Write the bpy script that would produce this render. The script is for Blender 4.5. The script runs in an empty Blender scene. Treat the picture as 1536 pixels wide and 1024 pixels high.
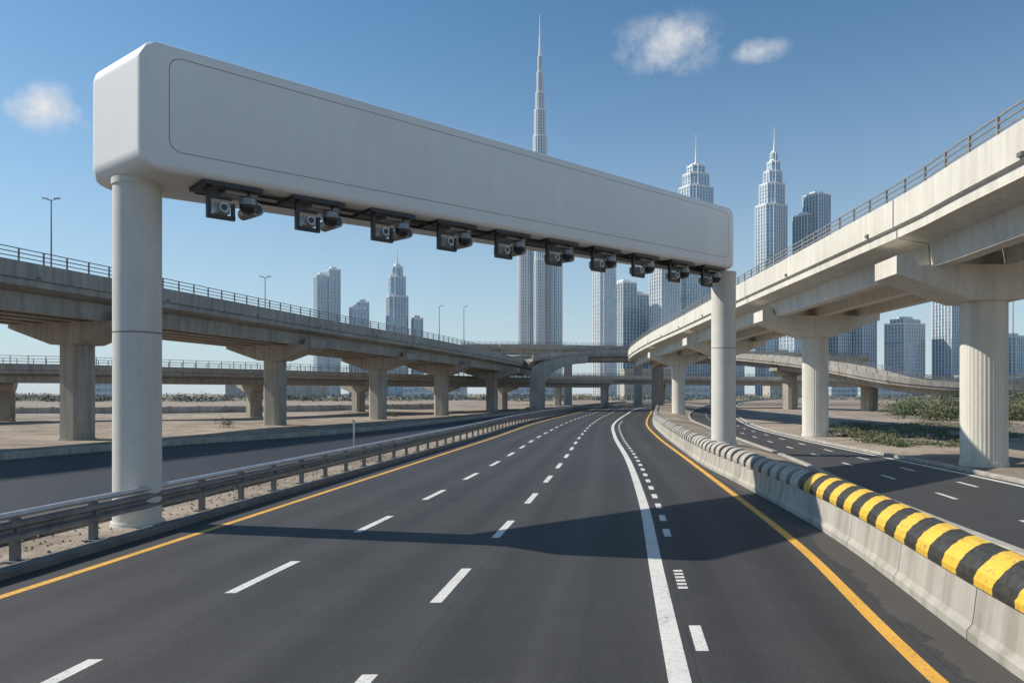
import bpy, math, random
from mathutils import Vector, Matrix, noise
random.seed(7)
scene = bpy.context.scene
scene.view_settings.view_transform = 'Standard'
scene.view_settings.look = 'None'
scene.view_settings.exposure = 0

# ------------------------------------------------------------------ materials
def newmat(name):
    m = bpy.data.materials.new(name); m.use_nodes = True
    nt = m.node_tree; b = nt.nodes['Principled BSDF']
    return m, nt, b
def math_n(nt, op, a, b=None, c=None):
    n = nt.nodes.new('ShaderNodeMath'); n.operation = op
    for i, v in enumerate((a, b, c)):
        if v is None: continue
        if isinstance(v, (int, float)): n.inputs[i].default_value = v
        else: nt.links.new(v, n.inputs[i])
    return n.outputs[0]
def noise_n(nt, vec, scale, detail=4, rough=.6):
    n = nt.nodes.new('ShaderNodeTexNoise'); n.inputs['Scale'].default_value = scale
    n.inputs['Detail'].default_value = detail; n.inputs['Roughness'].default_value = rough
    if vec is not None: nt.links.new(vec, n.inputs['Vector'])
    return n.outputs['Fac']
def ramp(nt, fac, stops):
    r = nt.nodes.new('ShaderNodeValToRGB')
    el = r.color_ramp.elements
    while len(el) < len(stops): el.new(0.5)
    for e, (p, c) in zip(el, stops):
        e.position = p; e.color = (*c, 1) if len(c) == 3 else c
    nt.links.new(fac, r.inputs['Fac']); return r.outputs['Color']
def mix(nt, fac, a, b, mode='MIX'):
    n = nt.nodes.new('ShaderNodeMix'); n.data_type = 'RGBA'; n.blend_type = mode
    def s(sock, v):
        if isinstance(v, (tuple, list)): sock.default_value = (*v, 1)
        elif isinstance(v, (int, float)): sock.default_value = v
        else: nt.links.new(v, sock)
    s(n.inputs['Factor'], fac); s(n.inputs['A'], a); s(n.inputs['B'], b)
    return n.outputs['Result']
def mapping(nt, vec, sc):
    n = nt.nodes.new('ShaderNodeMapping'); n.inputs['Scale'].default_value = sc
    nt.links.new(vec, n.inputs['Vector']); return n.outputs['Vector']
def bump(nt, b, h, strength=.3, dist=.02):
    n = nt.nodes.new('ShaderNodeBump'); n.inputs['Strength'].default_value = strength
    n.inputs['Distance'].default_value = dist
    nt.links.new(h, n.inputs['Height']); nt.links.new(n.outputs['Normal'], b.inputs['Normal'])
def obj_co(nt): return nt.nodes.new('ShaderNodeTexCoord').outputs['Object']

def concrete(name, base, var=.25, streak=.25):
    m, nt, b = newmat(name); co = obj_co(nt)
    n1 = noise_n(nt, co, .35, 4, .65); n2 = noise_n(nt, co, 6, 4, .7)
    st = noise_n(nt, mapping(nt, co, (1.6, 1.6, .12)), 1.5, 4, .6)
    dark = tuple(c * (1 - var) for c in base); light = tuple(min(1, c * (1 + var * .5)) for c in base)
    c = ramp(nt, n1, [(.3, dark), (.7, light)])
    s = ramp(nt, st, [(.35, (1 - streak, 1 - streak * 1.05, 1 - streak * 1.15)), (.6, (1, 1, 1))])
    c = mix(nt, 1, c, s, 'MULTIPLY')
    g = ramp(nt, n2, [(.3, (.91, .91, .90)), (.7, (1, 1, 1))])
    c = mix(nt, 1, c, g, 'MULTIPLY')
    nt.links.new(c, b.inputs['Base Color']); b.inputs['Roughness'].default_value = .8
    bump(nt, b, noise_n(nt, co, 25, 2, .7), .15, .008)
    return m
def plain(name, col, rough=.5, metal=0, var=.12, sc=3):
    m, nt, b = newmat(name); co = obj_co(nt)
    n = noise_n(nt, co, sc, 3, .6)
    c = ramp(nt, n, [(.3, tuple(x * (1 - var) for x in col)), (.7, tuple(min(1, x * (1 + var)) for x in col))])
    nt.links.new(c, b.inputs['Base Color']); b.inputs['Roughness'].default_value = rough
    b.inputs['Metallic'].default_value = metal
    return m

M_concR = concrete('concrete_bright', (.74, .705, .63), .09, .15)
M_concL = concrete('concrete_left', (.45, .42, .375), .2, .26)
M_wall = concrete('barrier_concrete', (.47, .445, .40), .22, .3)
M_kerb = concrete('kerb_concrete', (.20, .19, .175), .25, .2)
M_conc = concrete('concrete_pale', (.50, .47, .41), .2, .22)
M_steel = plain('galvanised_steel', (.52, .52, .52), .38, .5, .15, 5)
M_beam = plain('weathered_steel', (.24, .24, .24), .5, .4, .3, 3)
M_rail = plain('rail_paint', (.17, .175, .18), .55, .2)
M_railR = plain('rail_paint_pale', (.30, .29, .275), .5, .3)
M_dark = plain('dark_housing', (.045, .045, .047), .4, .3)
M_lens = plain('lens_glass', (.03, .033, .04), .08, 0)
M_grey = plain('grey_housing', (.30, .30, .29), .35, .35, .25)
M_gasket = plain('gasket', (.13, .13, .13), .6)
M_gcol = concrete('gantry_column_paint', (.72, .70, .65), .07, .08)

def mk_gantry():
    m, nt, b = newmat('gantry_paint'); co = obj_co(nt)
    n = noise_n(nt, co, .3, 4, .6); s = noise_n(nt, mapping(nt, co, (1.3, 1.3, .2)), 1.5, 4, .6)
    c = ramp(nt, n, [(.3, (.77, .76, .735)), (.7, (.82, .81, .785))])
    c = mix(nt, 1, c, ramp(nt, s, [(.3, (.975, .97, .96)), (.55, (1, 1, 1))]), 'MULTIPLY')
    nt.links.new(c, b.inputs['Base Color']); b.inputs['Roughness'].default_value = .48
    bump(nt, b, noise_n(nt, co, 1.0, 2), .04, .03)
    return m
M_gant = mk_gantry()

def mk_asphalt(name, base, uv=True):
    m, nt, b = newmat(name); tc = nt.nodes.new('ShaderNodeTexCoord'); co = tc.outputs['Object']
    fine = noise_n(nt, co, 34, 2, .8); mid = noise_n(nt, co, 1.1, 4, .65); big = noise_n(nt, co, .12, 2, .5)
    c = ramp(nt, mid, [(.3, tuple(x * .90 for x in base)), (.7, tuple(x * 1.10 for x in base))])
    c = mix(nt, 1, c, ramp(nt, fine, [(.30, (.6, .6, .6)), (.5, (.98, .98, .98)), (.70, (1.65, 1.65, 1.62))]), 'MULTIPLY')
    c = mix(nt, 1, c, ramp(nt, big, [(.3, (.90, .90, .91)), (.7, (1.10, 1.09, 1.07))]), 'MULTIPLY')
    if uv:
        sx = nt.nodes.new('ShaderNodeSeparateXYZ'); nt.links.new(tc.outputs['UV'], sx.inputs[0])
        w = math_n(nt, 'MULTIPLY', math_n(nt, 'COSINE', math_n(nt, 'MULTIPLY', sx.outputs[0], 4 * math.pi)), -1)
        ln = noise_n(nt, mapping(nt, tc.outputs['UV'], (5, .06, 1)), 1, 3, .6)
        w = math_n(nt, 'MULTIPLY', math_n(nt, 'MULTIPLY_ADD', w, .5, .5), ln)
        c = mix(nt, 1, c, ramp(nt, w, [(.0, (1.10, 1.10, 1.09)), (.6, (.78, .78, .79))]), 'MULTIPLY')
        sk = noise_n(nt, mapping(nt, tc.outputs['UV'], (9, .03, 1)), 1, 3, .5)
        c = mix(nt, 1, c, ramp(nt, sk, [(.3, (.88, .88, .88)), (.6, (1.04, 1.04, 1.04))]), 'MULTIPLY')
        ed = math_n(nt, 'GREATER_THAN', math_n(nt, 'ADD', sx.outputs[0], math_n(nt, 'MULTIPLY', mid, .25)), 4.24)
        c = mix(nt, math_n(nt, 'MULTIPLY', ed, .2), c, (.20, .17, .14))
        fr = math_n(nt, 'ABSOLUTE', math_n(nt, 'SUBTRACT', math_n(nt, 'FRACT', math_n(nt, 'ADD', sx.outputs[0], .42)), .5))
        jn = math_n(nt, 'MULTIPLY', math_n(nt, 'LESS_THAN', math_n(nt, 'ADD', fr, math_n(nt, 'MULTIPLY', math_n(nt, 'SUBTRACT', mid, .5), .02)), .004), .4)
        c = mix(nt, jn, c, (.015, .015, .015))
    nt.links.new(c, b.inputs['Base Color'])
    b.inputs['Roughness'].default_value = .68
    b.inputs['Specular IOR Level'].default_value = .38
    bump(nt, b, fine, .5, .006)
    return m
M_asph = mk_asphalt('asphalt', (.045, .0445, .0455))
M_asph2 = mk_asphalt('asphalt_side', (.050, .0495, .051), False)
M_asph3 = mk_asphalt('asphalt_shadow_tone', (.020, .026, .038), False)  # viaduct shadow on the service road, painted in as dark bluish asphalt
M_asph4 = mk_asphalt('asphalt_sunlit_tone', (.080, .079, .079), False)  # sunlit strip beside that shadow, painted in as paler asphalt

def mk_paint(name, col):
    m, nt, b = newmat(name); co = obj_co(nt)
    n = noise_n(nt, co, 14, 4, .75); n2 = noise_n(nt, co, 1.2, 2)
    f = math_n(nt, 'ADD', math_n(nt, 'MULTIPLY', n, .7), math_n(nt, 'MULTIPLY', n2, .3))
    c = ramp(nt, f, [(.32, tuple(x * .22 for x in col)), (.43, tuple(x * .8 for x in col)), (.6, col)])
    nt.links.new(c, b.inputs['Base Color']); b.inputs['Roughness'].default_value = .6
    return m
M_white = mk_paint('white_paint', (.72, .71, .67)); M_yel = mk_paint('yellow_paint', (.80, .43, .07))

def mk_sand():
    m, nt, b = newmat('sandy_ground'); co = obj_co(nt)
    a = noise_n(nt, co, .06, 4, .65); f = noise_n(nt, co, 2.5, 5, .75); md = noise_n(nt, co, .35, 4, .6)
    c = ramp(nt, a, [(.32, (.22, .18, .14)), (.5, (.33, .275, .22)), (.7, (.42, .36, .295))])
    c = mix(nt, 1, c, ramp(nt, f, [(.3, (.62, .6, .58)), (.6, (1.05, 1.05, 1.05))]), 'MULTIPLY')
    c = mix(nt, 1, c, ramp(nt, md, [(.35, (.7, .68, .66)), (.55, (1.05, 1.05, 1.05))]), 'MULTIPLY')
    nt.links.new(c, b.inputs['Base Color']); b.inputs['Roughness'].default_value = .95
    bump(nt, b, f, .8, .08)
    return m
M_sand = mk_sand()

def mk_stripe():
    m, nt, b = newmat('black_yellow_stripes'); tc = nt.nodes.new('ShaderNodeTexCoord')
    sx = nt.nodes.new('ShaderNodeSeparateXYZ'); nt.links.new(tc.outputs['UV'], sx.inputs[0])
    u, v = sx.outputs[0], sx.outputs[1]
    curve = math_n(nt, 'MULTIPLY', math_n(nt, 'SINE', math_n(nt, 'MULTIPLY_ADD', u, 5.0, -.2)), .13)
    nz = noise_n(nt, tc.outputs['Object'], 5, 3, .6)
    p = math_n(nt, 'FRACT', math_n(nt, 'DIVIDE', math_n(nt, 'ADD', math_n(nt, 'MULTIPLY_ADD', nz, .10, v), curve), 1.1))
    s = math_n(nt, 'GREATER_THAN', p, .52)
    n = noise_n(nt, tc.outputs['Object'], 9, 4, .7)
    y = ramp(nt, n, [(.32, (.34, .22, .07)), (.46, (.80, .50, .06))])
    k = ramp(nt, n, [(.3, (.018, .018, .018)), (.7, (.07, .064, .055))])
    nt.links.new(mix(nt, s, k, y), b.inputs['Base Color']); b.inputs['Roughness'].default_value = .55
    return m
M_stripe = mk_stripe()
M_blkA = concrete('block_pale', (.50, .48, .44), .3, .3); M_blkB = concrete('block_dark', (.12, .115, .105), .4, .3)

def mk_glass(name, c1, c2, slab, per=4.2):
    m, nt, b = newmat(name); co = obj_co(nt)
    sx = nt.nodes.new('ShaderNodeSeparateXYZ'); nt.links.new(co, sx.inputs[0])
    p = math_n(nt, 'FRACT', math_n(nt, 'DIVIDE', sx.outputs[2], per))
    s = math_n(nt, 'MULTIPLY', math_n(nt, 'GREATER_THAN', p, .72), .75)
    n = noise_n(nt, mapping(nt, co, (.3, .3, .24)), 1, 1, .5)
    g = ramp(nt, n, [(.4, c1), (.6, c2)])
    big = noise_n(nt, mapping(nt, co, (.02, .02, .02)), 1, 1, .5)
    g = mix(nt, 1, g, ramp(nt, big, [(.3, (.8, .8, .8)), (.7, (1.2, 1.2, 1.2))]), 'MULTIPLY')
    nt.links.new(mix(nt, s, g, slab), b.inputs['Base Color'])
    nt.links.new(math_n(nt, 'MULTIPLY_ADD', s, .4, .22), b.inputs['Roughness'])
    b.inputs['Metallic'].default_value = .35
    return m
G_blue = mk_glass('tower_glass_blue', (.24, .35, .44), (.33, .45, .54), (.48, .55, .60))  # distance haze worked into the tower glass as paler, lower-contrast colours
G_dark = mk_glass('tower_glass_dark', (.20, .31, .39), (.28, .40, .49), (.38, .47, .53))
G_pale = mk_glass('tower_glass_pale', (.34, .43, .51), (.43, .52, .60), (.58, .62, .65))
M_fin = plain('tower_fin', (.62, .68, .72), .5, .0)
M_finw = plain('tower_fin_pale', (.76, .77, .77), .5, .0)

# ------------------------------------------------------------------ mesh builder
class MB:
    def __init__(s, mats): s.v = []; s.f = []; s.mi = []; s.sm = []; s.uv = []; s.mats = mats
    def face(s, vs, mi=0, smooth=False, uv=None):
        b = len(s.v); s.v += [tuple(p) for p in vs]; s.f.append(tuple(range(b, b + len(vs))))
        s.mi.append(mi); s.sm.append(smooth); s.uv.append(uv)
    def idx(s, ids, mi=0, smooth=False, uv=None):
        s.f.append(tuple(ids)); s.mi.append(mi); s.sm.append(smooth); s.uv.append(uv)
    def box(s, c, size, ax=None, mi=0):
        ax = ax or (Vector((1, 0, 0)), Vector((0, 1, 0)), Vector((0, 0, 1))); c = Vector(c)
        b = len(s.v)
        for k in (-.5, .5):
            for j in (-.5, .5):
                for i in (-.5, .5):
                    s.v.append(tuple(c + ax[0] * i * size[0] + ax[1] * j * size[1] + ax[2] * k * size[2]))
        for q in ((0, 2, 3, 1), (4, 5, 7, 6), (0, 1, 5, 4), (2, 6, 7, 3), (0, 4, 6, 2), (1, 3, 7, 5)):
            s.idx([b + i for i in q], mi)
    def cyl(s, p0, p1, r0, r1=None, n=20, mi=0, caps=True, rib=0):
        r1 = r0 if r1 is None else r1; p0 = Vector(p0); p1 = Vector(p1); d = (p1 - p0).normalized()
        a = Vector((1, 0, 0)) if abs(d.x) < .9 else Vector((0, 1, 0))
        x = d.cross(a).normalized(); y = d.cross(x)
        b = len(s.v)
        for p, r in ((p0, r0), (p1, r1)):
            for i in range(n):
                t = 2 * math.pi * i / n
                rr = r + (rib * (1 if (i % 4) < 2 else -1) if rib else 0)
                s.v.append(tuple(p + x * rr * math.cos(t) + y * rr * math.sin(t)))
        for i in range(n):
            j = (i + 1) % n
            s.idx((b + i, b + j, b + n + j, b + n + i), mi, not rib)
        if caps:
            s.face([s.v[b + i] for i in range(n)][::-1], mi); s.face([s.v[b + n + i] for i in range(n)], mi)
    def extr(s, poly, vec, mi=0):
        vec = Vector(vec); n = len(poly); A = [Vector(p) for p in poly]; B = [p + vec for p in A]
        s.face(A, mi); s.face(B[::-1], mi)
        for i in range(n):
            j = (i + 1) % n
            s.face((A[i], B[i], B[j], A[j]), mi)
    def sweep(s, path, prof, sign=1, mi=0, closed=True, ends=True, uv=False, v0=0):
        fr = frames(path); n = len(prof); b = len(s.v); L = v0; Ls = []
        for k, (p, t, r) in enumerate(fr):
            if k: L += (p - fr[k - 1][0]).length
            Ls.append(L)
            for (a, h) in prof:
                q = p + r * a * sign; s.v.append((q.x, q.y, q.z + h))
        cu = [0]
        for i in range(1, n): cu.append(cu[-1] + math.dist(prof[i], prof[i - 1]))
        m = n if closed else n - 1
        for k in range(len(fr) - 1):
            for i in range(m):
                j = (i + 1) % n
                s.idx((b + k * n + i, b + k * n + j, b + (k + 1) * n + j, b + (k + 1) * n + i), mi, False,
                      [(cu[i], Ls[k]), (cu[j], Ls[k]), (cu[j], Ls[k + 1]), (cu[i], Ls[k + 1])] if uv else None)
        if ends and closed:
            s.face([s.v[b + i] for i in range(n)], mi); e = b + (len(fr) - 1) * n
            s.face([s.v[e + i] for i in range(n)][::-1], mi)
    def obj(s, name, parent=None, recalc=True):
        me = bpy.data.meshes.new(name); me.from_pydata(s.v, [], s.f)
        for m in s.mats: me.materials.append(m)
        me.polygons.foreach_set('material_index', s.mi); me.polygons.foreach_set('use_smooth', s.sm)
        if any(u is not None for u in s.uv):
            l = me.uv_layers.new(name='UVMap').data
            for p, u in zip(me.polygons, s.uv):
                if u is not None:
                    for li, c in zip(p.loop_indices, u): l[li].uv = c
        me.update()
        if recalc:
            import bmesh
            bm = bmesh.new(); bm.from_mesh(me); bmesh.ops.recalc_face_normals(bm, faces=bm.faces); bm.to_mesh(me); bm.free()
        o = bpy.data.objects.new(name, me); scene.collection.objects.link(o)
        if parent: o.parent = parent
        return o
def empty(name):
    o = bpy.data.objects.new(name, None); scene.collection.objects.link(o); o.empty_display_size = 1; return o

def frames(path):
    out = []
    for i, p in enumerate(path):
        a = path[max(0, i - 1)]; b = path[min(len(path) - 1, i + 1)]
        t = Vector((b[0] - a[0], b[1] - a[1], 0)).normalized()
        out.append((Vector(p), t, Vector((t.y, -t.x, 0))))
    return out
def catmull(pts, step=2.0):
    P = [Vector(p) for p in pts]; P = [2 * P[0] - P[1]] + P + [2 * P[-1] - P[-2]]; out = []
    for i in range(1, len(P) - 2):
        p0, p1, p2, p3 = P[i - 1:i + 3]; n = max(1, int((p2 - p1).length / step))
        for k in range(n):
            t = k / n
            out.append(.5 * ((2 * p1) + (p2 - p0) * t + (2 * p0 - 5 * p1 + 4 * p2 - p3) * t * t + (-p0 + 3 * p1 - 3 * p2 + p3) * t ** 3))
    out.append(P[-2]); return out
def ci(pts, y):
    n = len(pts)
    if y <= pts[0][0]: return pts[0][1] + (y - pts[0][0]) * (pts[1][1] - pts[0][1]) / (pts[1][0] - pts[0][0])
    if y >= pts[-1][0]: return pts[-1][1] + (y - pts[-1][0]) * (pts[-1][1] - pts[-2][1]) / (pts[-1][0] - pts[-2][0])
    for i in range(n - 1):
        if pts[i][0] <= y <= pts[i + 1][0]: break
    def m(k):
        a = max(0, k - 1); b = min(n - 1, k + 1); return (pts[b][1] - pts[a][1]) / (pts[b][0] - pts[a][0])
    h = pts[i + 1][0] - pts[i][0]; t = (y - pts[i][0]) / h
    return ((2 * t ** 3 - 3 * t * t + 1) * pts[i][1] + (t ** 3 - 2 * t * t + t) * h * m(i)
            + (-2 * t ** 3 + 3 * t * t) * pts[i + 1][1] + (t ** 3 - t * t) * h * m(i + 1))

# ------------------------------------------------------------------ road alignments (metres: distance ahead, offset)
LN_L = [(-30, -15), (8.5, -9.05), (13.4, -8.2), (25, -6.35), (37, -4.4), (57, -1.2), (82, 2.5), (115, 8.9), (167, 20), (260, 48), (420, 120)]
LN_1 = [(-30, -11.4), (8.8, -5.32), (13.4, -4.55), (25, -2.45), (37, -.55), (57, 2.1), (82, 5.9), (115, 12), (167, 23), (260, 51.5), (420, 124)]
LN_2 = [(-30, -7.8), (8.7, -1.7), (13.4, -.97), (23.3, .6), (37, 2.6), (57, 5.3), (82, 9.0), (115, 14.9), (167, 26), (260, 55), (420, 128)]
LN_W = [(-30, -3.6), (8.5, 1.95), (13.6, 2.7), (22.3, 4.0), (37, 5.85), (57, 8.0), (80, 11.1), (115, 17.8), (167, 29), (260, 58.5), (420, 132)]
LN_R = [(-30, -.6), (8.5, 4.96), (16, 6.3), (25, 7.45), (35, 8.65), (57, 11.3), (80, 14.7), (115, 21.6), (167, 33), (260, 62.5), (420, 137)]
W_OFF = [(0, 1.1), (18, 1.1), (27, .8), (35, .45), (50, .6), (80, .8), (200, .8)]
def wallx(y): return ci(LN_R, y) + max(.4, min(1.1, ci(W_OFF, y)))
RR_L = [(-30, 3.6), (10, 8.6), (20, 10.0), (31, 12.0), (45, 14), (62, 16.5), (80, 19.6), (110, 27), (160, 42), (260, 76), (420, 150)]
RR_R = [(-30, 8.5), (10, 13.8), (22.4, 16.0), (40, 17.6), (48, 18.5), (60, 20.3), (80, 25), (110, 33), (160, 49), (260, 84), (420, 160)]
LR_L = [(-30, -39), (20, -29.5), (37, -25.7), (47, -22.0), (61, -14.5), (82, -8.5), (115, -1), (167, 10), (260, 38), (420, 108)]
def lr_r(y): return ci(LN_L, y) - 3.7
ZR = .5   # level of the carriageway on the right
def ysteps(y0, y1):
    ys = [y0]
    while ys[-1] < y1:
        y = ys[-1]; ys.append(min(y1, y + (1.0 if y < 60 else 2.0 if y < 120 else 4.0)))
    return ys

def ribbon(name, cols, us, y0, y1, z, mats, mis=None):
    mb = MB(mats); ys = ysteps(y0, y1); n = len(cols)
    for y in ys:
        for c in cols: mb.v.append((c(y), y, z))
    for k in range(len(ys) - 1):
        for i in range(n - 1):
            mb.idx((k * n + i, k * n + i + 1, (k + 1) * n + i + 1, (k + 1) * n + i), mis[i] if mis else 0, False,
                   [(us[i], ys[k]), (us[i + 1], ys[k]), (us[i + 1], ys[k + 1]), (us[i], ys[k + 1])])
    return mb.obj(name, recalc=False)
cols = [lambda y: ci(LN_L, y) - 1.0, lambda y: ci(LN_L, y), lambda y: ci(LN_1, y), lambda y: ci(LN_2, y),
        lambda y: ci(LN_W, y), lambda y: ci(LN_R, y), lambda y: wallx(y) + .05]
ribbon('highway_road', cols, [-.27, 0, 1, 2, 3, 4, 4.3], -40, 420, 0, [M_asph])
ribbon('slip_road', [lambda y: ci(RR_L, y), lambda y: ci(RR_R, y)], [0, 3], -40, 420, ZR, [M_asph2])
ribbon('service_road', [lambda y: ci(LR_L, y), lambda y: lr_r(y) - .3 * min(10, (lr_r(y) - ci(LR_L, y))), lambda y: lr_r(y)], [0, 2, 3], -40, 420, 0, [M_asph3, M_asph4], [0, 1])  # far part coloured as viaduct shadow, near part as sunlit road

# markings -------------------------------------------------------
def line(mb, f, w, y0, y1, z, mi=0):
    ys = [y0]
    while ys[-1] < y1: ys.append(min(y1, ys[-1] + (1.0 if ys[-1] < 60 else 2.5)))
    for a, b in zip(ys, ys[1:]):
        mb.face([(f(a) - w / 2, a, z), (f(a) + w / 2, a, z), (f(b) + w / 2, b, z), (f(b) - w / 2, b, z)], mi)
mk = MB([M_white, M_yel])
line(mk, lambda y: ci(LN_L, y), .19, -30, 400, .004, 1)
line(mk, lambda y: ci(LN_R, y), .21, -30, 400, .004, 1)
line(mk, lambda y: ci(LN_W, y), .27, -30, 400, .004, 0)
y = 1.15
while y < 260:
    line(mk, lambda q: ci(LN_2, q), .19, y, y + 2.3, .004); y += 5.3
y = 6.9
while y < 260:
    line(mk, lambda q: ci(LN_1, q), .19, y, y + 2.35, .004); y += 5.42
fd = lambda q: ci(LN_W, q) + .34 + .004 * q
line(mk, fd, .17, 6.2, 7.2, .004); line(mk, fd, .17, 9.55, 10.6, .004)
yy = 12.6
for k in range(6): line(mk, fd, .17, yy, yy + .14, .004); yy += .24
y = 17.2
while y < 90: line(mk, fd, .17, y, y + .95, .004); y += 2.1
mk.obj('lane_markings', recalc=False)
mk = MB([M_white])
rf = lambda t: (lambda q: ci(RR_L, q) * (1 - t) + ci(RR_R, q) * t)
line(mk, lambda y: ci(RR_R, y) - .35, .22, -20, 300, ZR + .004)
for t, o in ((.36, 0), (.68, 2.6)):
    y = 6 + o
    while y < 160: line(mk, rf(t), .14, y, y + 1.3, ZR + .004); y += 4.6
mk.obj('slip_road_markings', recalc=False)
mk = MB([M_white])
line(mk, lambda y: ci(LR_L, y) + .5, .12, -20, 300, .004)
mk.obj('service_road_markings', recalc=False)

# ground -------------------------------------------------------
mb = MB([M_sand]); ys = [-400, -150] + ysteps(-60, 420) + [520, 700, 1000, 1600, 3000, 6000]
for y in ys:
    yc = max(-60, min(430, y)); wx = wallx(yc); ll = ci(LR_L, yc)
    def dz(x): return .8 * max(0, noise.noise(Vector((x * .06, y * .045, 3)))) if -20 < y < 400 else 0
    row = [(-6000, -.1), (-1500, -.1), (-400, -.1), (-150, -.1)] + [(ll - d, .1 + dz(ll - d)) for d in (90, 70, 55, 44, 36, 30, 25, 20, 16, 12, 9, 6)] + [(ll - 3, .1), (ll - .1, -.006),
           (lr_r(yc) + .05, -.006), (lr_r(yc) + .6, .03), (ci(LN_L, yc) - 1.9, .06), (ci(LN_L, yc) - 1.1, -.006), (wx + .2, -.006), (wx + .21, .95),
           (wx + .62, 1.0), (wx + (ci(RR_L, yc) - wx) * .6, .86), (ci(RR_L, yc) - .15, .55), (ci(RR_L, yc), ZR - .006), (ci(RR_R, yc) + .1, ZR - .006),
           (ci(RR_R, yc) + 2, ZR + .06), (ci(RR_R, yc) + 12, ZR + .1), (ci(RR_R, yc) + 40, ZR), (ci(RR_R, yc) + 300, ZR - .4), (ci(RR_R, yc) + 1500, -.1), (7000, -.1)]
    for x, z in row: mb.v.append((x, y, z))
n = len(row)
for k in range(len(ys) - 1):
    for i in range(n - 1): mb.idx((k * n + i, k * n + i + 1, (k + 1) * n + i + 1, (k + 1) * n + i))
mb.obj('ground', recalc=False)

# kerbs ---------------------------------------------------------
def kerb(name, f, z, w=.35, h=.13, y0=-30, y1=260, mat=M_kerb):
    k = MB([mat]); P = [(f(y), y, z) for y in ysteps(y0, y1)]
    k.sweep(P, [(-w / 2, -.05), (-w / 2, h - .02), (-w / 2 + .02, h), (w / 2 - .02, h), (w / 2, h - .02), (w / 2, -.05)])
    k.obj(name)
kerb('kerb', lambda y: ci(LN_L, y) - 1.12, 0, .4, .14)
kerb('kerb', lambda y: ci(LR_L, y) - .25, 0, .5, .32, mat=M_wall)
kerb('kerb', lambda y: lr_r(y) + .2, 0, .3, .12)
kerb('kerb', lambda y: ci(RR_L, y) - .12, ZR, .25, .13, mat=M_wall)
kerb('kerb', lambda y: ci(RR_R, y) + .15, ZR, .25, .12, mat=M_wall)

# low site boundary wall beyond the left viaduct piers
bwl = MB([M_conc, M_concL]); P = catmull([(-140, 92, .1), (-95, 104, .1), (-60, 118, .1), (-32, 136, .1), (-14, 158, .1)], 4)
for a_, b_ in zip(P, P[1:]):
    bwl.sweep([a_, a_.lerp(b_, .985)], [(-.12, -.3), (-.12, 1.1), (.12, 1.1), (.12, -.3)])
    bwl.box((a_.x, a_.y, .55), (.4, .4, 1.5), mi=1)
bwl.obj('boundary_wall')

# concrete barrier (right) -----------------------------------------
bar = empty('concrete_barrier')
def cut(f, a, b, z=0, st=.6):
    n = max(1, int(math.ceil((b - a) / st))); return [(f(a + (b - a) * i / n), a + (b - a) * i / n, z) for i in range(n + 1)]
mb = MB([M_wall]); y = -20
while y < 240:
    L = 3.0
    mb.sweep(cut(wallx, y, y + L - .02), [(-.10, -.05), (-.10, .12), (-.03, .22), (.04, .80), (.07, .82), (.5, .9), (.5, -.05)])
    y += L
mb.obj('wall', bar)
capp = [(-.01, .74), (-.035, .84), (-.015, .97), (.07, 1.09), (.19, 1.17), (.32, 1.21), (.48, 1.21), (.57, 1.14), (.59, .8)]
mb = MB([M_stripe]); mb.sweep(cut(wallx, -15, 20.2, 0, .4), capp, uv=True); mb.obj('striped_cap', bar)
mb = MB([M_blkA, M_blkB]); y = 20.4; k = 0
while y < 200:
    L = .66 if k % 2 == 0 else .34; j = random.uniform(-.03, .03)
    mb.sweep(cut(wallx, y, y + L, 0, .3), [(a + (.04 if k % 2 else 0), h + (j if h > .9 else 0) - .04 - (.07 if k % 2 and h > .9 else 0)) for a, h in capp], mi=k % 2)
    y += L + .03; k += 1
mb.obj('cap_blocks', bar)

# guardrail ---------------------------------------------------------
gr = empty('guardrail')
gf = lambda y: ci(LN_L, y) - 1.72
P = [(gf(y), y, 0) for y in ysteps(-20, 230)]
mb = MB([M_beam])
w = [(.10, .50), (.17, .53), (.17, .60), (.07, .66), (.07, .71), (.17, .77), (.17, .84), (.10, .88)]
mb.sweep(P, w + [(a - .025, h) for a, h in w[::-1]])
mb.obj('w_beam', gr)
mb = MB([M_steel]); prof = [(.02 + .095 * math.cos(t * math.pi / 6), .98 + .075 * math.sin(t * math.pi / 6)) for t in range(12)]
mb.sweep(P, prof); mb.obj('top_rail', gr)
mb = MB([M_rail]); y = -6.6
while y < 200:
    mb.box((gf(y), y, .46), (.13, .17, .95)); mb.box((gf(y) + .06, y, .68), (.10, .2, .34)); mb.box((gf(y), y, .06), (.34, .34, .05)); y += 2.1
mb.obj('posts', gr)

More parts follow.
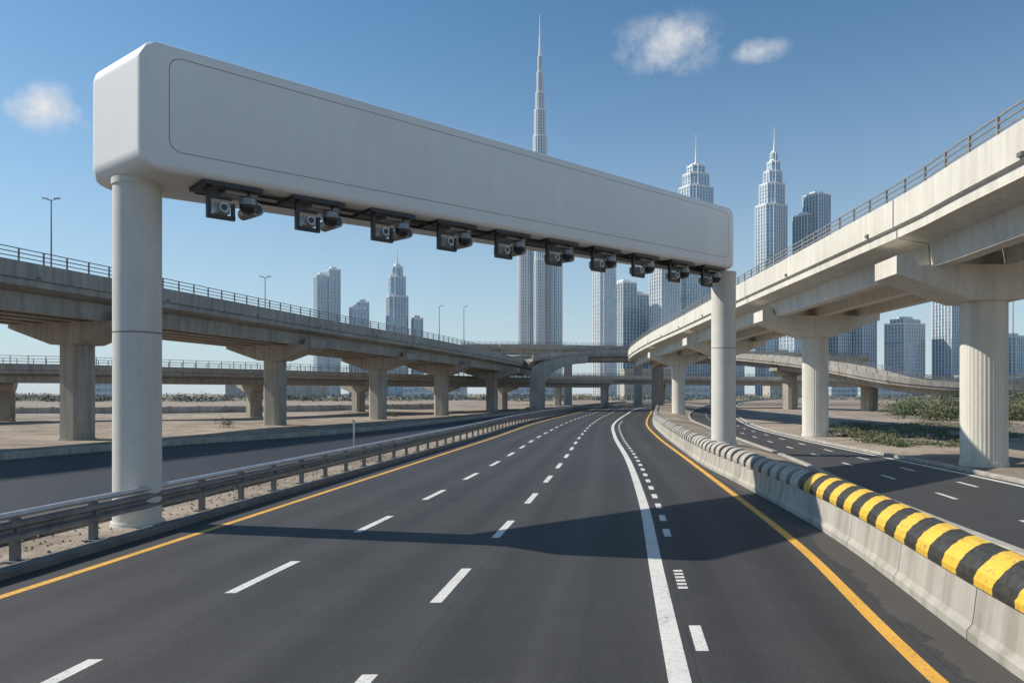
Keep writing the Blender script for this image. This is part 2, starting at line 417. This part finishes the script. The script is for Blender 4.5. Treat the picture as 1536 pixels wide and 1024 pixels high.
# ------------------------------------------------------------------ viaducts
def railing(mb, path, sign, s0, h0, H, sp=1.6, t=.05, nr=3):
    for k in range(nr):
        h = h0 + H * (k + 1) / nr - t
        mb.sweep(path, [(s0 - t / 2, h), (s0 + t / 2, h), (s0 + t / 2, h + t), (s0 - t / 2, h + t)], sign)
    fr = frames(path); acc = 0; nxt = 0
    for (a, ta, ra), (b, tb, rb) in zip(fr, fr[1:]):
        L = (b - a).length
        while nxt <= acc + L:
            q = a.lerp(b, (nxt - acc) / L) + ra * s0 * sign
            mb.box((q.x, q.y, q.z + h0 + H / 2), (t * 1.5, t * 1.5, H), (ta, ra, Vector((0, 0, 1)))); nxt += sp
        acc += L
def deckprof(W, ng=4, gd=1.1, pd=.95):
    a = [(0, 0), (0, -pd), (.14, -pd - .06), (.14, -pd - .42), (1.1, -pd - .62)]
    r0, r1 = 1.3, W - 1.3; gw = .75; st = (r1 - r0 - gw) / (ng - 1)
    for i in range(ng):
        s = r0 + i * st
        a += [(s, -pd - .66), (s + .08, -pd - .66 - gd), (s + gw - .08, -pd - .66 - gd), (s + gw, -pd - .66)]
    a += [(W - 1.1, -pd - .62), (W - .14, -pd - .42), (W - .14, -pd - .06), (W, -pd), (W, 0), (W - .28, 0), (W - .34, -.8), (.34, -.8), (.28, 0)]
    return a
def viaduct(name, pts, sign, W, piers, rad, mat, ng=4, gd=1.1, pd=.95, zbase=0, rail=True, cap=(5, 1.4, .8, 2.2), style='round', step=2.5, rh=.75, rmat=None):
    root = empty(name); path = catmull(pts, step)
    d = MB([mat])
    cuts = []
    for (px, py) in piers:
        cuts.append(min(range(len(path)), key=lambda i: (path[i].x - px) ** 2 + (path[i].y - py) ** 2))
    idx = sorted(set([0] + [c for c in cuts if 0 < c < len(path) - 1] + [len(path) - 1]))
    prof = deckprof(W, ng, gd, pd)
    for a, b in zip(idx, idx[1:]):
        seg = [Vector(p) for p in path[a:b + 1]]
        if a: seg[0] = seg[0].lerp(seg[1], .02)
        if b != len(path) - 1: seg[-1] = seg[-1].lerp(seg[-2], .02)
        d.sweep(seg, prof, sign)
    d.obj('deck', root)
    dp = MB([M_rail]); fr = frames(path)
    for i in range(3, len(fr) - 2, 4):
        p, t, r = fr[i]; q = p - r * .03 * sign
        dp.box((q.x, q.y, p.z - pd + .12), (.22, .10, .12), (t, r, Vector((0, 0, 1))))
    dp.obj('drain_spouts', root)
    if rail:
        r = MB([rmat or M_rail]); railing(r, path, sign, .14, 0, rh); railing(r, path, sign, W - .14, 0, rh); r.obj('railing', root)
    for k, (px, py) in enumerate(piers):
        i = min(range(len(path)), key=lambda i: (path[i].x - px) ** 2 + (path[i].y - py) ** 2)
        p, t, r = fr[i]; zt = p.z - pd - .64 - gd
        hl, hc, tipd, th = cap
        zb = zt - hc
        c = MB([mat]); base = Vector((px, py, 0)) - t * th / 2
        poly = [(-rad * 1.15, zb), (rad * 1.15, zb), (hl, zt - tipd * .35), (hl, zt + gd * .45), (hl - .5, zt + gd * .62), (hl - .8, zt + .03), (-hl + .8, zt + .03), (-hl + .5, zt + gd * .62), (-hl, zt + gd * .45), (-hl, zt - tipd * .35)]
        c.extr([base + r * a + Vector((0, 0, h)) for a, h in poly], t * th)
        oc = c.obj('pier_cap_%d' % (k + 1), root)
        bm_ = oc.modifiers.new('b', 'BEVEL'); bm_.width = .05; bm_.segments = 2; bm_.limit_method = 'ANGLE'
        q = MB([mat])
        if style == 'round':
            q.cyl((px, py, zbase - .1), (px, py, zb + .02), rad, rad, 144, rib=.005)
            q.cyl((px, py, zbase - .1), (px, py, zbase + .2), rad + .05, rad + .05, 48)
        else:
            h = rad * .95; cc = rad * .35; oct_ = [(-h + cc, -h), (h - cc, -h), (h, -h + cc), (h, h - cc), (h - cc, h), (-h + cc, h), (-h, h - cc), (-h, -h + cc)]
            q.extr([(px + a * r.x + b * t.x, py + a * r.y + b * t.y, zbase - .1) for a, b in oct_], (0, 0, zb + .12 - zbase))
            q.extr([(px + 1.08 * (a * r.x + b * t.x), py + 1.08 * (a * r.y + b * t.y), zbase - .1) for a, b in oct_], (0, 0, .3))
        q.obj('pier_%d' % (k + 1), root)
    return root

viaduct('concrete_viaduct', [(11.4, -30, 10.5), (12.4, 0, 10.6), (13.7, 19.7, 10.7), (14.45, 26, 10.75), (15.0, 34, 10.85), (15.75, 52, 10.9), (16.4, 72, 10.8), (17.0, 92, 10.7), (19, 118, 10.7), (22, 139, 10.8)],
        1, 8.6, [(15.8, 3), (18.4, 28.6), (19.85, 48), (20.2, 70), (20.9, 92)], .80, M_concR, 3, .9, 1.05, ZR, cap=(3.7, 1.3, .8, 2.0), rh=.62, rmat=M_railR)
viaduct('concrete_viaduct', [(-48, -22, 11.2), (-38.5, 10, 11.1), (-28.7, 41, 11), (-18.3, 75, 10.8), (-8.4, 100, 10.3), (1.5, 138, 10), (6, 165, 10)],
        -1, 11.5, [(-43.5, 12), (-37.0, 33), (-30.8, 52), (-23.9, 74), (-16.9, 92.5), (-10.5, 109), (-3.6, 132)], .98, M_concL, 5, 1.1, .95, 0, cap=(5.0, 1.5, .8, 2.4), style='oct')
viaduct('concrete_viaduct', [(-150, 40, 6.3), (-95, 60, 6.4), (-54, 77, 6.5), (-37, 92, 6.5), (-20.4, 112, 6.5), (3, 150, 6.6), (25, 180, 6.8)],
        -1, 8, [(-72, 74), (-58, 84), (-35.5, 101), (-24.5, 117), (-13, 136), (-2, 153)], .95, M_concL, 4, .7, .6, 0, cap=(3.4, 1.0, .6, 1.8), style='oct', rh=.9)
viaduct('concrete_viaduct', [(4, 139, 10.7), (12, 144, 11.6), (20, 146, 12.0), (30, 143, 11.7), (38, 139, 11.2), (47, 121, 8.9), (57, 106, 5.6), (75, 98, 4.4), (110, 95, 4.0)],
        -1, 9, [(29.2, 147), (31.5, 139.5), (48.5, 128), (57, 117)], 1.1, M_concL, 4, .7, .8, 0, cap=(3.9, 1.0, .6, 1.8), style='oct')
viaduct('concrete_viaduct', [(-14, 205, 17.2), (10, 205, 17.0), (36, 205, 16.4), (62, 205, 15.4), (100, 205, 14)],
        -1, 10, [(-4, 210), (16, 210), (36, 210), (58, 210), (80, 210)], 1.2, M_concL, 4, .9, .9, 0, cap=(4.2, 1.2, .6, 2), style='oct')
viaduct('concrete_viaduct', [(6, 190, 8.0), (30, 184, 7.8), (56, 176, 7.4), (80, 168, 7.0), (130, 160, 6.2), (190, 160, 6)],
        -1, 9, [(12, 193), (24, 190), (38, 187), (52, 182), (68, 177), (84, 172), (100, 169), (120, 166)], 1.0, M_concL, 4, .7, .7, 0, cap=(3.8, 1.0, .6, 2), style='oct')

# portal pier with curved haunch
pp = MB([M_conc]); A = [(3.4, 0), (6.2, 0), (6.2, 4.6)]
for i in range(1, 13):
    t = math.pi / 2 * i / 12; A.append((6.2 + 8.0 * (1 - math.cos(t)), 4.6 + 4.6 * math.sin(t)))
A += [(14.2, 10.5), (10, 10.2), (5.4, 9.3), (3.9, 8.2), (3.4, 6.6)]
pp.extr([(x, 137.6, z) for x, z in A], (0, 4.2, 0)); pp.obj('bridge_portal_pier')

# ------------------------------------------------------------------ toll gantry
g = empty('toll_gantry')
A = Vector((-8.68, 17.15, 0)); B = Vector((10.2, 33.4, 0)); C = Vector((10.15, 36.0, 0)); D = Vector((-11.0, 18.95, 0))
e = (B - A).normalized(); nrm = Vector((e.y, -e.x, 0))
zb0, zt0, zb1, zt1 = 8.65, 11.74, 9.0, 11.76
vs = [(A, zb0), (B, zb1), (C, zb1), (D, zb0), (A, zt0), (B, zt1), (C, zt1), (D, zt0)]
mb = MB([M_gant]); mb.v = [(p.x, p.y, z) for p, z in vs]
for q in ((0, 3, 2, 1), (4, 5, 6, 7), (0, 1, 5, 4), (1, 2, 6, 5), (2, 3, 7, 6), (3, 0, 4, 7)): mb.idx(q)
o = mb.obj('beam', g)
bw = o.data.attributes.new('bevel_weight_edge', 'FLOAT', 'EDGE')
for ed in o.data.edges:
    s_ = set(ed.vertices)
    bw.data[ed.index].value = .32 if s_ in ({0, 1}, {4, 5}, {2, 3}, {6, 7}) else (.4 if s_ == {0, 4} else .9)
bv = o.modifiers.new('b', 'BEVEL'); bv.width = .55; bv.segments = 8; bv.limit_method = 'WEIGHT'
for p in o.data.polygons: p.use_smooth = True
wn = o.modifiers.new('w', 'WEIGHTED_NORMAL'); wn.keep_sharp = False
L = (B - A).length
def fp(s, z01, off=.004):
    p = A + e * s + nrm * off; zb = zb0 + (zb1 - zb0) * s / L; zt = zt0 + (zt1 - zt0) * s / L
    return Vector((p.x, p.y, zb + (zt - zb) * z01))
def rr(s0, s1, a0, a1, rs, ra):
    out = []
    for cx, cz, t0 in ((s1 - rs, a1 - ra, 0), (s0 + rs, a1 - ra, 90), (s0 + rs, a0 + ra, 180), (s1 - rs, a0 + ra, 270)):
        for i in range(9):
            t = math.radians(t0 + 90 * i / 8); out.append((cx + rs * math.cos(t), cz + ra * math.sin(t)))
    return out
o1 = rr(.62, L - .6, .16, .90, .3, .1); i1 = rr(.635, L - .615, .165, .895, .29, .097)
mb = MB([M_gasket]); n = len(o1)
for k in range(n):
    j = (k + 1) % n
    mb.face([fp(*o1[k]), fp(*o1[j]), fp(*i1[j]), fp(*i1[k])])
mb.obj('panel_seam', g)
for nm, x, y, r, z0, zt in (('column_1', -9.5, 18.6, .565, -.05, 8.72), ('column_2', 9.98, 34.6, .56, .9, 9.05)):
    c = MB([M_gcol, M_gasket]); zm = z0 + (zt - z0) * .56
    c.cyl((x, y, z0), (x, y, zm), r, r, 64); c.cyl((x, y, zm), (x, y, zm + .03), r - .012, r - .012, 64, 1); c.cyl((x, y, zm + .03), (x, y, zt), r, r, 64)
    c.cyl((x, y, zt - .16), (x, y, zt - .0), r + .025, r + .025, 64)
    c.cyl((x, y, z0), (x, y, z0 + .2), r + .08, r + .04, 48)
    c.obj(nm, g)
U = Vector((0, 0, 1)); nb = -nrm
tray = MB([M_dark, M_grey])
ctr = A + nb * 1.15
def tz(t): return zb0 + (zb1 - zb0) * t / L
for off in (-.55, .1):
    p0 = ctr + e * 1.6 + nb * off; p1 = ctr + e * (L - .5) + nb * off
    tray.cyl((p0.x, p0.y, tz(1.6) - .07), (p1.x, p1.y, tz(L) - .07), .05, .05, 8)
m_ = ctr + e * (L / 2 + .5) - nb * .3
tray.box((m_.x, m_.y, (zb0 + zb1) / 2 - .04), (L - 2.2, .5, .10), (e, nb, U), 0)
tray.obj('cable_tray', g)
random.seed(3)
for k in range(10):
    t = 2.55 + k * 2.36 - .35
    c0 = ctr + e * t; z = tz(t) + .02; S = 1.18
    s = MB([M_dark, M_grey, M_lens, M_steel])
    P0 = Vector((c0.x, c0.y, z)) + nrm * .75
    yaw = random.uniform(-.15, .15)
    def bx(a, b_, h, sz, mi=0): s.box(P0 + (e * a + nb * b_ + U * h) * S, tuple(q * S for q in sz), (e, nb, U), mi)
    def cy(p, q, r0, r1, n_, mi, caps=True): s.cyl(P0 + p * S, P0 + q * S, r0 * S, r1 * S, n_, mi, caps)
    bx(0, .2, -.07, (1.3, .9, .08)); bx(.25, .2, -.14, (.7, .5, .08), 1)
    bx(-.45, 0, -.40, (.085, .10, .66)); bx(-.19, 0, -.72, (.60, .10, .085)); bx(.07, 0, -.56, (.07, .1, .32)); bx(-.2, 0, -.30, (.5, .08, .06))
    bx(-.17, .1, -.53, (.30, .36, .22), 1)
    f0 = e * -.17 + U * -.53
    cy(f0 + nrm * .08, f0 + nrm * .16, .085, .10, 16, 3); cy(f0 + nrm * .15, f0 + nrm * .163, .075, .07, 16, 2)
    f1 = e * .40 + U * -.40
    cy(f1 + U * .32, f1 + U * .1, .06, .06, 10, 0); cy(f1 + U * .16, f1 + U * .02, .19, .2, 18, 1)
    for i in range(5):
        a0 = math.pi / 2 * i / 5; a1 = math.pi / 2 * (i + 1) / 5
        cy(f1 + U * (.02 - .2 * math.sin(a0)), f1 + U * (.02 - .2 * math.sin(a1)), .2 * math.cos(a0), max(.005, .2 * math.cos(a1)), 18, 2, False)
    f2 = e * .62 + nb * .45 + U * -.40; dd = nb + e * yaw
    cy(f2 - dd * .38, f2 + dd * .35, .15, .13, 16, 1); cy(f2 - dd * .385, f2 - dd * .37, .11, .11, 16, 2); cy(f2 + U * .4, f2, .04, .04, 8, 0)
    s.obj('camera_unit_%d' % (k + 1), g)

# ------------------------------------------------------------------ lamps
def lamp(x, y, z0, H, arms=2):
    root = empty('street_lamp')
    m = MB([M_rail]); m.cyl((x, y, z0), (x, y, z0 + H), .08, .04, 12); m.cyl((x, y, z0), (x, y, z0 + .5), .16, .14, 12); m.obj('pole', root)
    m = MB([M_rail, M_steel])
    for sg in ((-1, 1) if arms == 2 else (1,)):
        m.cyl((x, y, z0 + H - .1), (x + sg * .4, y, z0 + H + .05), .03, .03, 8)
        m.extr([(x + sg * .25, y - .12, z0 + H + .02), (x + sg * .7, y - .14, z0 + H + .08), (x + sg * .7, y + .14, z0 + H + .08), (x + sg * .25, y + .12, z0 + H + .02)], (0, 0, .09), 1)
    m.obj('luminaires', root)
lamp(-37.7, 60, 10, 9.2); lamp(-30.3, 90, 9.8, 7.8); lamp(-11.9, 120, 9.3, 8.3, 1); lamp(-8.2, 125, 9.3, 8.8, 1)
lamp(61.5, 90, .5, 15.0, 1)
m = MB([M_steel, M_white]); m.cyl((-9.7, 45, 0), (-9.7, 45, 1.75), .05, .05, 10); m.box((-9.7, 44.94, 1.6), (.16, .03, .3), mi=1); m.cyl((-9.7, 45, 0), (-9.7, 45, .1), .12, .12, 10); m.obj('delineator_post')

# ------------------------------------------------------------------ skyline towers
def fins(mb, poly, z0, z1, sp, w=1.1, dep=.9, mi=1):
    n = len(poly)
    for i in range(n):
        a = Vector((*poly[i], 0)); b = Vector((*poly[(i + 1) % n], 0)); L = (b - a).length
        if L < .5: continue
        t = (b - a) / L; nr = Vector((t.y, -t.x, 0)); k = max(1, round(L / sp))
        for j in range(k + (0 if L < sp * 1.5 else 1)):
            p = a + t * L * j / k
            mb.box((p.x, p.y, (z0 + z1) / 2), (w, dep * 2, z1 - z0 - .01 * (i + 1) - .003 * j), (t, nr, Vector((0, 0, 1))), mi)
def rect(x, y, w, d, a=.0, ch=0):
    if ch: P = [(-w / 2 + ch, -d / 2), (w / 2 - ch, -d / 2), (w / 2, -d / 2 + ch), (w / 2, d / 2 - ch), (w / 2 - ch, d / 2), (-w / 2 + ch, d / 2), (-w / 2, d / 2 - ch), (-w / 2, -d / 2 + ch)]
    else: P = [(-w / 2, -d / 2), (w / 2, -d / 2), (w / 2, d / 2), (-w / 2, d / 2)]
    c, s = math.cos(a), math.sin(a)
    return [(x + p * c - q * s, y + p * s + q * c) for p, q in P]
def tower(name, parts, glass, fin=M_fin, sp=4.5, spire=None, ang=.5):
    root = empty(name); m = MB([glass, fin, M_finw])
    for k, (x, y, w, d, z0, z1, *r) in enumerate(parts):
        ch = r[0] if r else 0
        P = rect(x, y, w * .84, d * .84, ang, ch)
        m.extr([(a, b, z0 - .5) for a, b in P], (0, 0, z1 - z0 + .5), 0)
        fins(m, P, z0 - .3, z1 + 1.2, sp, sp * .24, .55)
        Q = rect(x, y, w * .86, d * .86, ang, ch)
        m.extr([(a, b, z1 - 1.3) for a, b in Q], (0, 0, 2.0), 2)
        Q = rect(x, y, w * .45, d * .45, ang)
        m.extr([(a, b, z1 - .2) for a, b in Q], (0, 0, 4.2), 2)
        for zz in (z0 + (z1 - z0) * .36, z0 + (z1 - z0) * .72):
            Q = rect(x, y, w * .865, d * .865, ang, ch); m.extr([(a, b, zz) for a, b in Q], (0, 0, 2.2), 0)
    m.obj('shaft', root)
    if spire:
        x, y, z0, z1, r = spire; s = MB([M_finw]); s.cyl((x, y, z0 - 4), (x, y, z0 + (z1 - z0) * .35), r, r * .45, 12); s.cyl((x, y, z0 + (z1 - z0) * .35), (x, y, z1), r * .4, .25, 10); s.obj('spire', root)
T = tower
T('glass_skyscraper', [(-234, 900, 17, 20, 0, 147), (-221, 905, 16, 20, 0, 155)], G_pale, M_fin, 4)
T('glass_skyscraper', [(-189, 900, 20, 18, 0, 108), (-184, 905, 12, 18, 0, 115)], G_blue)
T('glass_skyscraper', [(-141, 900, 28, 24, 0, 122, 4), (-141, 900, 22, 19, 122, 146, 4), (-141, 900, 14, 13, 146, 158, 3)], G_blue, M_fin, 4, (-141, 900, 160, 180, 2))
T('glass_skyscraper', [(-118, 910, 13, 14, 0, 96)], G_blue)
T('glass_skyscraper', [(111, 880, 27, 24, 0, 152, 3), (111, 880, 20, 18, 152, 157, 3)], G_pale, M_finw, 4)
T('glass_skyscraper', [(138, 905, 24, 28, 0, 139), (156, 915, 24, 26, 0, 126)], G_dark, M_fin, 5)
T('glass_skyscraper', [(183, 880, 33, 26, 0, 160), (183, 880, 24, 20, 160, 168)], G_pale, M_finw, 4)
T('glass_skyscraper', [(216, 905, 34, 26, 0, 163, 4)], G_blue, M_finw, 4)
T('glass_skyscraper', [(251, 1000, 50, 40, 0, 282, 6), (251, 1000, 40, 34, 282, 300, 7), (251, 1000, 26, 24, 300, 312, 5)], G_blue, M_finw, 5, (251, 1000, 314, 357, 2.2))
T('glass_skyscraper', [(318, 900, 42, 34, 0, 232, 6), (319, 900, 34, 29, 232, 258, 6), (320, 900, 25, 22, 258, 274, 5), (321, 900, 16, 15, 274, 286, 3), (321.5, 900, 9, 9, 286, 297, 2)], G_blue, M_finw, 4.2, (322, 900, 299, 330, 2.0))
T('glass_skyscraper', [(362, 905, 22, 26, 0, 222), (374, 900, 26, 26, 0, 246)], G_dark, M_fin, 4.5)
T('glass_skyscraper', [(333, 860, 36, 24, 0, 82)], G_pale)
T('glass_skyscraper', [(400, 900, 28, 24, 0, 96), (430, 900, 30, 24, 0, 102)], G_blue, M_finw, 4)
T('glass_skyscraper', [(482, 900, 48, 30, 0, 88), (482, 900, 38, 22, 88, 93)], G_pale, M_finw, 4.5)
T('glass_skyscraper', [(541, 905, 42, 28, 0, 165)], G_dark, M_finw, 4.2)
T('glass_skyscraper', [(614, 900, 20, 20, 0, 73)], G_blue)
T('glass_skyscraper', [(290, 960, 24, 20, 0, 92)], G_pale)

# tall stepped supertall: core with wings of cylinders
root = empty('supertall_skyscraper'); m = MB([G_blue, M_finw]); X, Y = 38, 1000
def drum(x, y, r, z1, z0=0):
    n = 16; P = [(x + r * math.cos(2 * math.pi * i / n), y + r * math.sin(2 * math.pi * i / n)) for i in range(n)]
    m.extr([(a, b, z0) for a, b in P], (0, 0, z1 - z0), 0)
    for i, (a, b) in enumerate(P):
        t = Vector((-math.sin(2 * math.pi * i / n), math.cos(2 * math.pi * i / n), 0)); nr = Vector((t.y, -t.x, 0))
        m.box((a, b, (z0 + z1) / 2 + .6), (r * .17, 1.2, z1 - z0 + 1.2), (t, nr, Vector((0, 0, 1))), 1)
    m.cyl((x, y, z1 - .5), (x, y, z1 + 1.0), r * 1.03, r * 1.03, 24, 1)
drum(X, Y, 9.2, 352); drum(X, Y, 7.6, 388, 352); drum(X, Y, 5.6, 412, 388); drum(X, Y, 3.9, 440, 412); drum(X, Y, 2.6, 462, 440)
for ang, hs in ((200, (330, 290, 262, 225)), (-22, (318, 280, 240, 222)), (-95, (300, 268, 228, 180)), (90, (305, 250, 200, 150))):
    a = math.radians(ang)
    for k, h in enumerate(hs):
        dd = (4, 11.5, 18.5, 25)[k]; drum(X + dd * math.cos(a), Y + dd * math.sin(a), (7.6, 7.2, 6.8, 6.6)[k], h)
m.obj('shaft', root)
s = MB([M_finw]); s.cyl((X, Y, 460), (X, Y, 490), 1.8, 1.1, 12); s.cyl((X, Y, 490), (X, Y, 520), .9, .3, 10); s.obj('spire', root)

# distant low buildings
random.seed(11)
for k in range(26):
    x = -420 + k * 42 + random.uniform(-12, 12); yy = random.uniform(420, 640); w = random.uniform(18, 40); h = random.uniform(7, 20)
    if abs(x / yy) > .9: continue
    r_ = empty('low_rise_building'); mm = MB([random.choice([G_pale, M_conc, M_conc]), M_conc, G_dark])
    mm.box((x, yy, h / 2), (w, 16, h)); mm.box((x, yy, h + .4), (w + .8, 16.8, .8), mi=1)
    for fl in range(int(h / 3.5)):
        for c in range(int(w / 4)):
            mm.box((x - w / 2 + 2.4 + c * 4, yy - 8.05, 2 + fl * 3.5), (2.2, .2, 1.5), mi=2)
    mm.obj('body', r_)

# ------------------------------------------------------------------ vegetation
def mk_leaf(name, a, b_):
    m, nt, b = newmat(name); co = obj_co(nt); n = noise_n(nt, co, 1.3, 2, .7)
    nt.links.new(ramp(nt, n, [(.3, a), (.7, b_)]), b.inputs['Base Color']); b.inputs['Roughness'].default_value = .7
    return m
M_leaf = mk_leaf('foliage', (.035, .055, .02), (.10, .125, .045)); M_dry = mk_leaf('dry_foliage', (.10, .09, .045), (.20, .17, .10)); M_bark = plain('bark', (.12, .09, .06), .9)
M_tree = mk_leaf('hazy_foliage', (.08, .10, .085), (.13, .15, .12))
def bush(mb, cx, cy, cz, rx, ry, rz, n, s, mi=0):
    lob = [(random.uniform(-.5, .5), random.uniform(-.5, .5), random.uniform(.05, .6), random.uniform(.35, .6)) for _ in range(7)]
    for _ in range(n):
        l = random.choice(lob); d = Vector((random.gauss(0, 1), random.gauss(0, 1), random.gauss(0, 1))).normalized() * l[3] * random.uniform(.5, 1.05)
        p = Vector((cx + (l[0] + d.x) * rx, cy + (l[1] + d.y) * ry, cz + max(.02, (l[2] + d.z)) * rz))
        a = Vector((random.gauss(0, 1), random.gauss(0, 1), random.gauss(0, 1))).normalized(); b = a.orthogonal().normalized()
        q = s * random.uniform(.6, 1.3)
        mb.face([p - a * q, p + b * q * .5, p + a * q, p - b * q * .5], mi)
random.seed(5)
mb = MB([M_leaf, M_dry, M_bark])
for _ in range(70):
    y = random.uniform(70, 112); x = y * random.uniform(.525, .76); h = random.uniform(1.8, 3.5)
    if .60 < x / y < .645 and y < 85: continue
    bush(mb, x, y, .4, h * random.uniform(1.1, 1.8), h * 1.2, h, 560, .14, 0 if random.random() < .88 else 1)
    for q in range(3): mb.cyl((x, y, .4), (x + random.uniform(-.4, .4), y, .5 + h * .5), .04, .02, 5, 2)
mb.obj('shrub_mass', recalc=False)
mb = MB([M_leaf, M_dry])
for _ in range(210):
    y = random.uniform(38, 68); x = max(ci(RR_R, y) + 3.0, y * random.uniform(.42, .68)); h = random.uniform(.15, .6)
    bush(mb, x, y, .5, h * 2.8, h * 2.4, h, 130, .07, 0 if random.random() < .6 else 1)
mb.obj('scrub_grass', recalc=False)
mb = MB([M_leaf, M_dry])
for _ in range(8):
    y = random.uniform(70, 150); x = ci(LR_L, y) - random.uniform(4, 60); h = random.uniform(.3, .7)
    bush(mb, x, y, .1, h * 1.5, h, h, 130, .09, 1)
bush(mb, -26.5, 68, .2, 1.1, .8, 1.0, 300, .07, 0)
mb.obj('scrub_grass', recalc=False)
mb = MB([M_tree])
for k in range(260):
    y = random.uniform(300, 380); x = -300 + k * 2.35 + random.uniform(-1, 1); h = random.uniform(2.5, 4.5)
    bush(mb, x, y, -.3, h * 2.4, h, h, 130, .42, 0)
mb.obj('distant_trees', recalc=False)
# gravel along the median
mb = MB([M_kerb, M_sand])
for _ in range(700):
    y = random.uniform(9, 45); x = ci(LN_L, y) - random.uniform(1.4, 3.6); s_ = random.uniform(.012, .045)
    a = Vector((random.gauss(0, 1), random.gauss(0, 1), random.gauss(0, 1))).normalized(); b = a.orthogonal().normalized(); c = a.cross(b)
    mb.box((x, y, .06), (s_ * 1.4, s_, s_ * .8), (a, b, c), random.choice((0, 1)))
mb.obj('gravel')

# ------------------------------------------------------------------ light, sky
sd = Vector((-.98 * math.cos(math.radians(42.3)), .2 * math.cos(math.radians(42.3)), math.sin(math.radians(42.3)))).normalized()
sl = bpy.data.lights.new('sun', 'SUN'); sl.energy = 5.0; sl.angle = math.radians(.5); sl.color = (1, .925, .81)
so = bpy.data.objects.new('sun', sl); scene.collection.objects.link(so); so.rotation_euler = sd.to_track_quat('Z', 'Y').to_euler()
w = bpy.data.worlds.new('World'); scene.world = w; w.use_nodes = True; nt = w.node_tree
bg = nt.nodes['Background']; bg.inputs['Strength'].default_value = .107
sky = nt.nodes.new('ShaderNodeTexSky'); sky.sky_type = 'NISHITA'; sky.sun_disc = False
sky.sun_elevation = math.radians(42.3); sky.sun_rotation = math.radians(281.5)
sky.air_density = 1.0; sky.dust_density = .35; sky.ozone_density = 3.0
tc = nt.nodes.new('ShaderNodeTexCoord'); gen = tc.outputs['Generated']
# pale humid haze low over the horizon
sz = nt.nodes.new('ShaderNodeSeparateXYZ'); nt.links.new(gen, sz.inputs[0])
hz = math_n(nt, 'POWER', math_n(nt, 'SUBTRACT', 1.0, math_n(nt, 'MINIMUM', math_n(nt, 'MULTIPLY', math_n(nt, 'MAXIMUM', sz.outputs[2], 0), 1.9), 1.0)), 2.0)
base = mix(nt, 1, sky.outputs[0], (.80, 1.10, 1.14), 'MULTIPLY')
base = mix(nt, math_n(nt, 'MULTIPLY', hz, .9), base, (5.4, 6.2, 6.9))
def dot(v):
    n = nt.nodes.new('ShaderNodeVectorMath'); n.operation = 'DOT_PRODUCT'; nt.links.new(gen, n.inputs[0]); n.inputs[1].default_value = v; return n.outputs['Value']
nz = noise_n(nt, gen, 24, 6, .62); nz2 = noise_n(nt, gen, 38, 4, .6)
tot = None
for (cx, cz, rx, rz) in ((.212, .474, .068, .040), (.338, .466, .034, .018), (-.638, .392, .060, .034)):
    c = Vector((cx, 1, cz)); Lc = c.length; c.normalize(); r = c.cross(Vector((0, 0, 1))).normalized(); u = r.cross(c).normalized()
    a = math_n(nt, 'DIVIDE', dot(r), rx / Lc); b = math_n(nt, 'DIVIDE', dot(u), rz / Lc)
    d = math_n(nt, 'SQRT', math_n(nt, 'ADD', math_n(nt, 'MULTIPLY', a, a), math_n(nt, 'MULTIPLY', b, b)))
    v = math_n(nt, 'ADD', math_n(nt, 'SUBTRACT', 1.1, d), math_n(nt, 'MULTIPLY', math_n(nt, 'SUBTRACT', nz, .49), 2.9))
    v = math_n(nt, 'MULTIPLY', v, math_n(nt, 'GREATER_THAN', dot(c), 0.5))
    fade = nt.nodes.new('ShaderNodeClamp'); nt.links.new(math_n(nt, 'MULTIPLY', math_n(nt, 'SUBTRACT', 1.35, d), 1.5), fade.inputs['Value'])
    cl = nt.nodes.new('ShaderNodeClamp'); nt.links.new(math_n(nt, 'MULTIPLY', v, .75), cl.inputs['Value'])
    v = math_n(nt, 'MULTIPLY', cl.outputs[0], fade.outputs[0])
    tot = v if tot is None else math_n(nt, 'MAXIMUM', tot, v)
ccol = ramp(nt, nz2, [(.3, (5.6, 5.9, 6.5)), (.6, (7.4, 7.5, 7.6))])
col = mix(nt, math_n(nt, 'MULTIPLY', tot, .92), base, ccol)
nt.links.new(col, bg.inputs['Color'])

# ------------------------------------------------------------------ camera
cd = bpy.data.cameras.new('camera'); cd.sensor_width = 36; cd.lens = 25.78; cd.shift_y = .0508; cd.clip_end = 12000; cd.clip_start = .1
co = bpy.data.objects.new('camera', cd); scene.collection.objects.link(co); co.location = (0, 0, 3.35); co.rotation_euler = (math.radians(90), 0, 0)
scene.camera = co
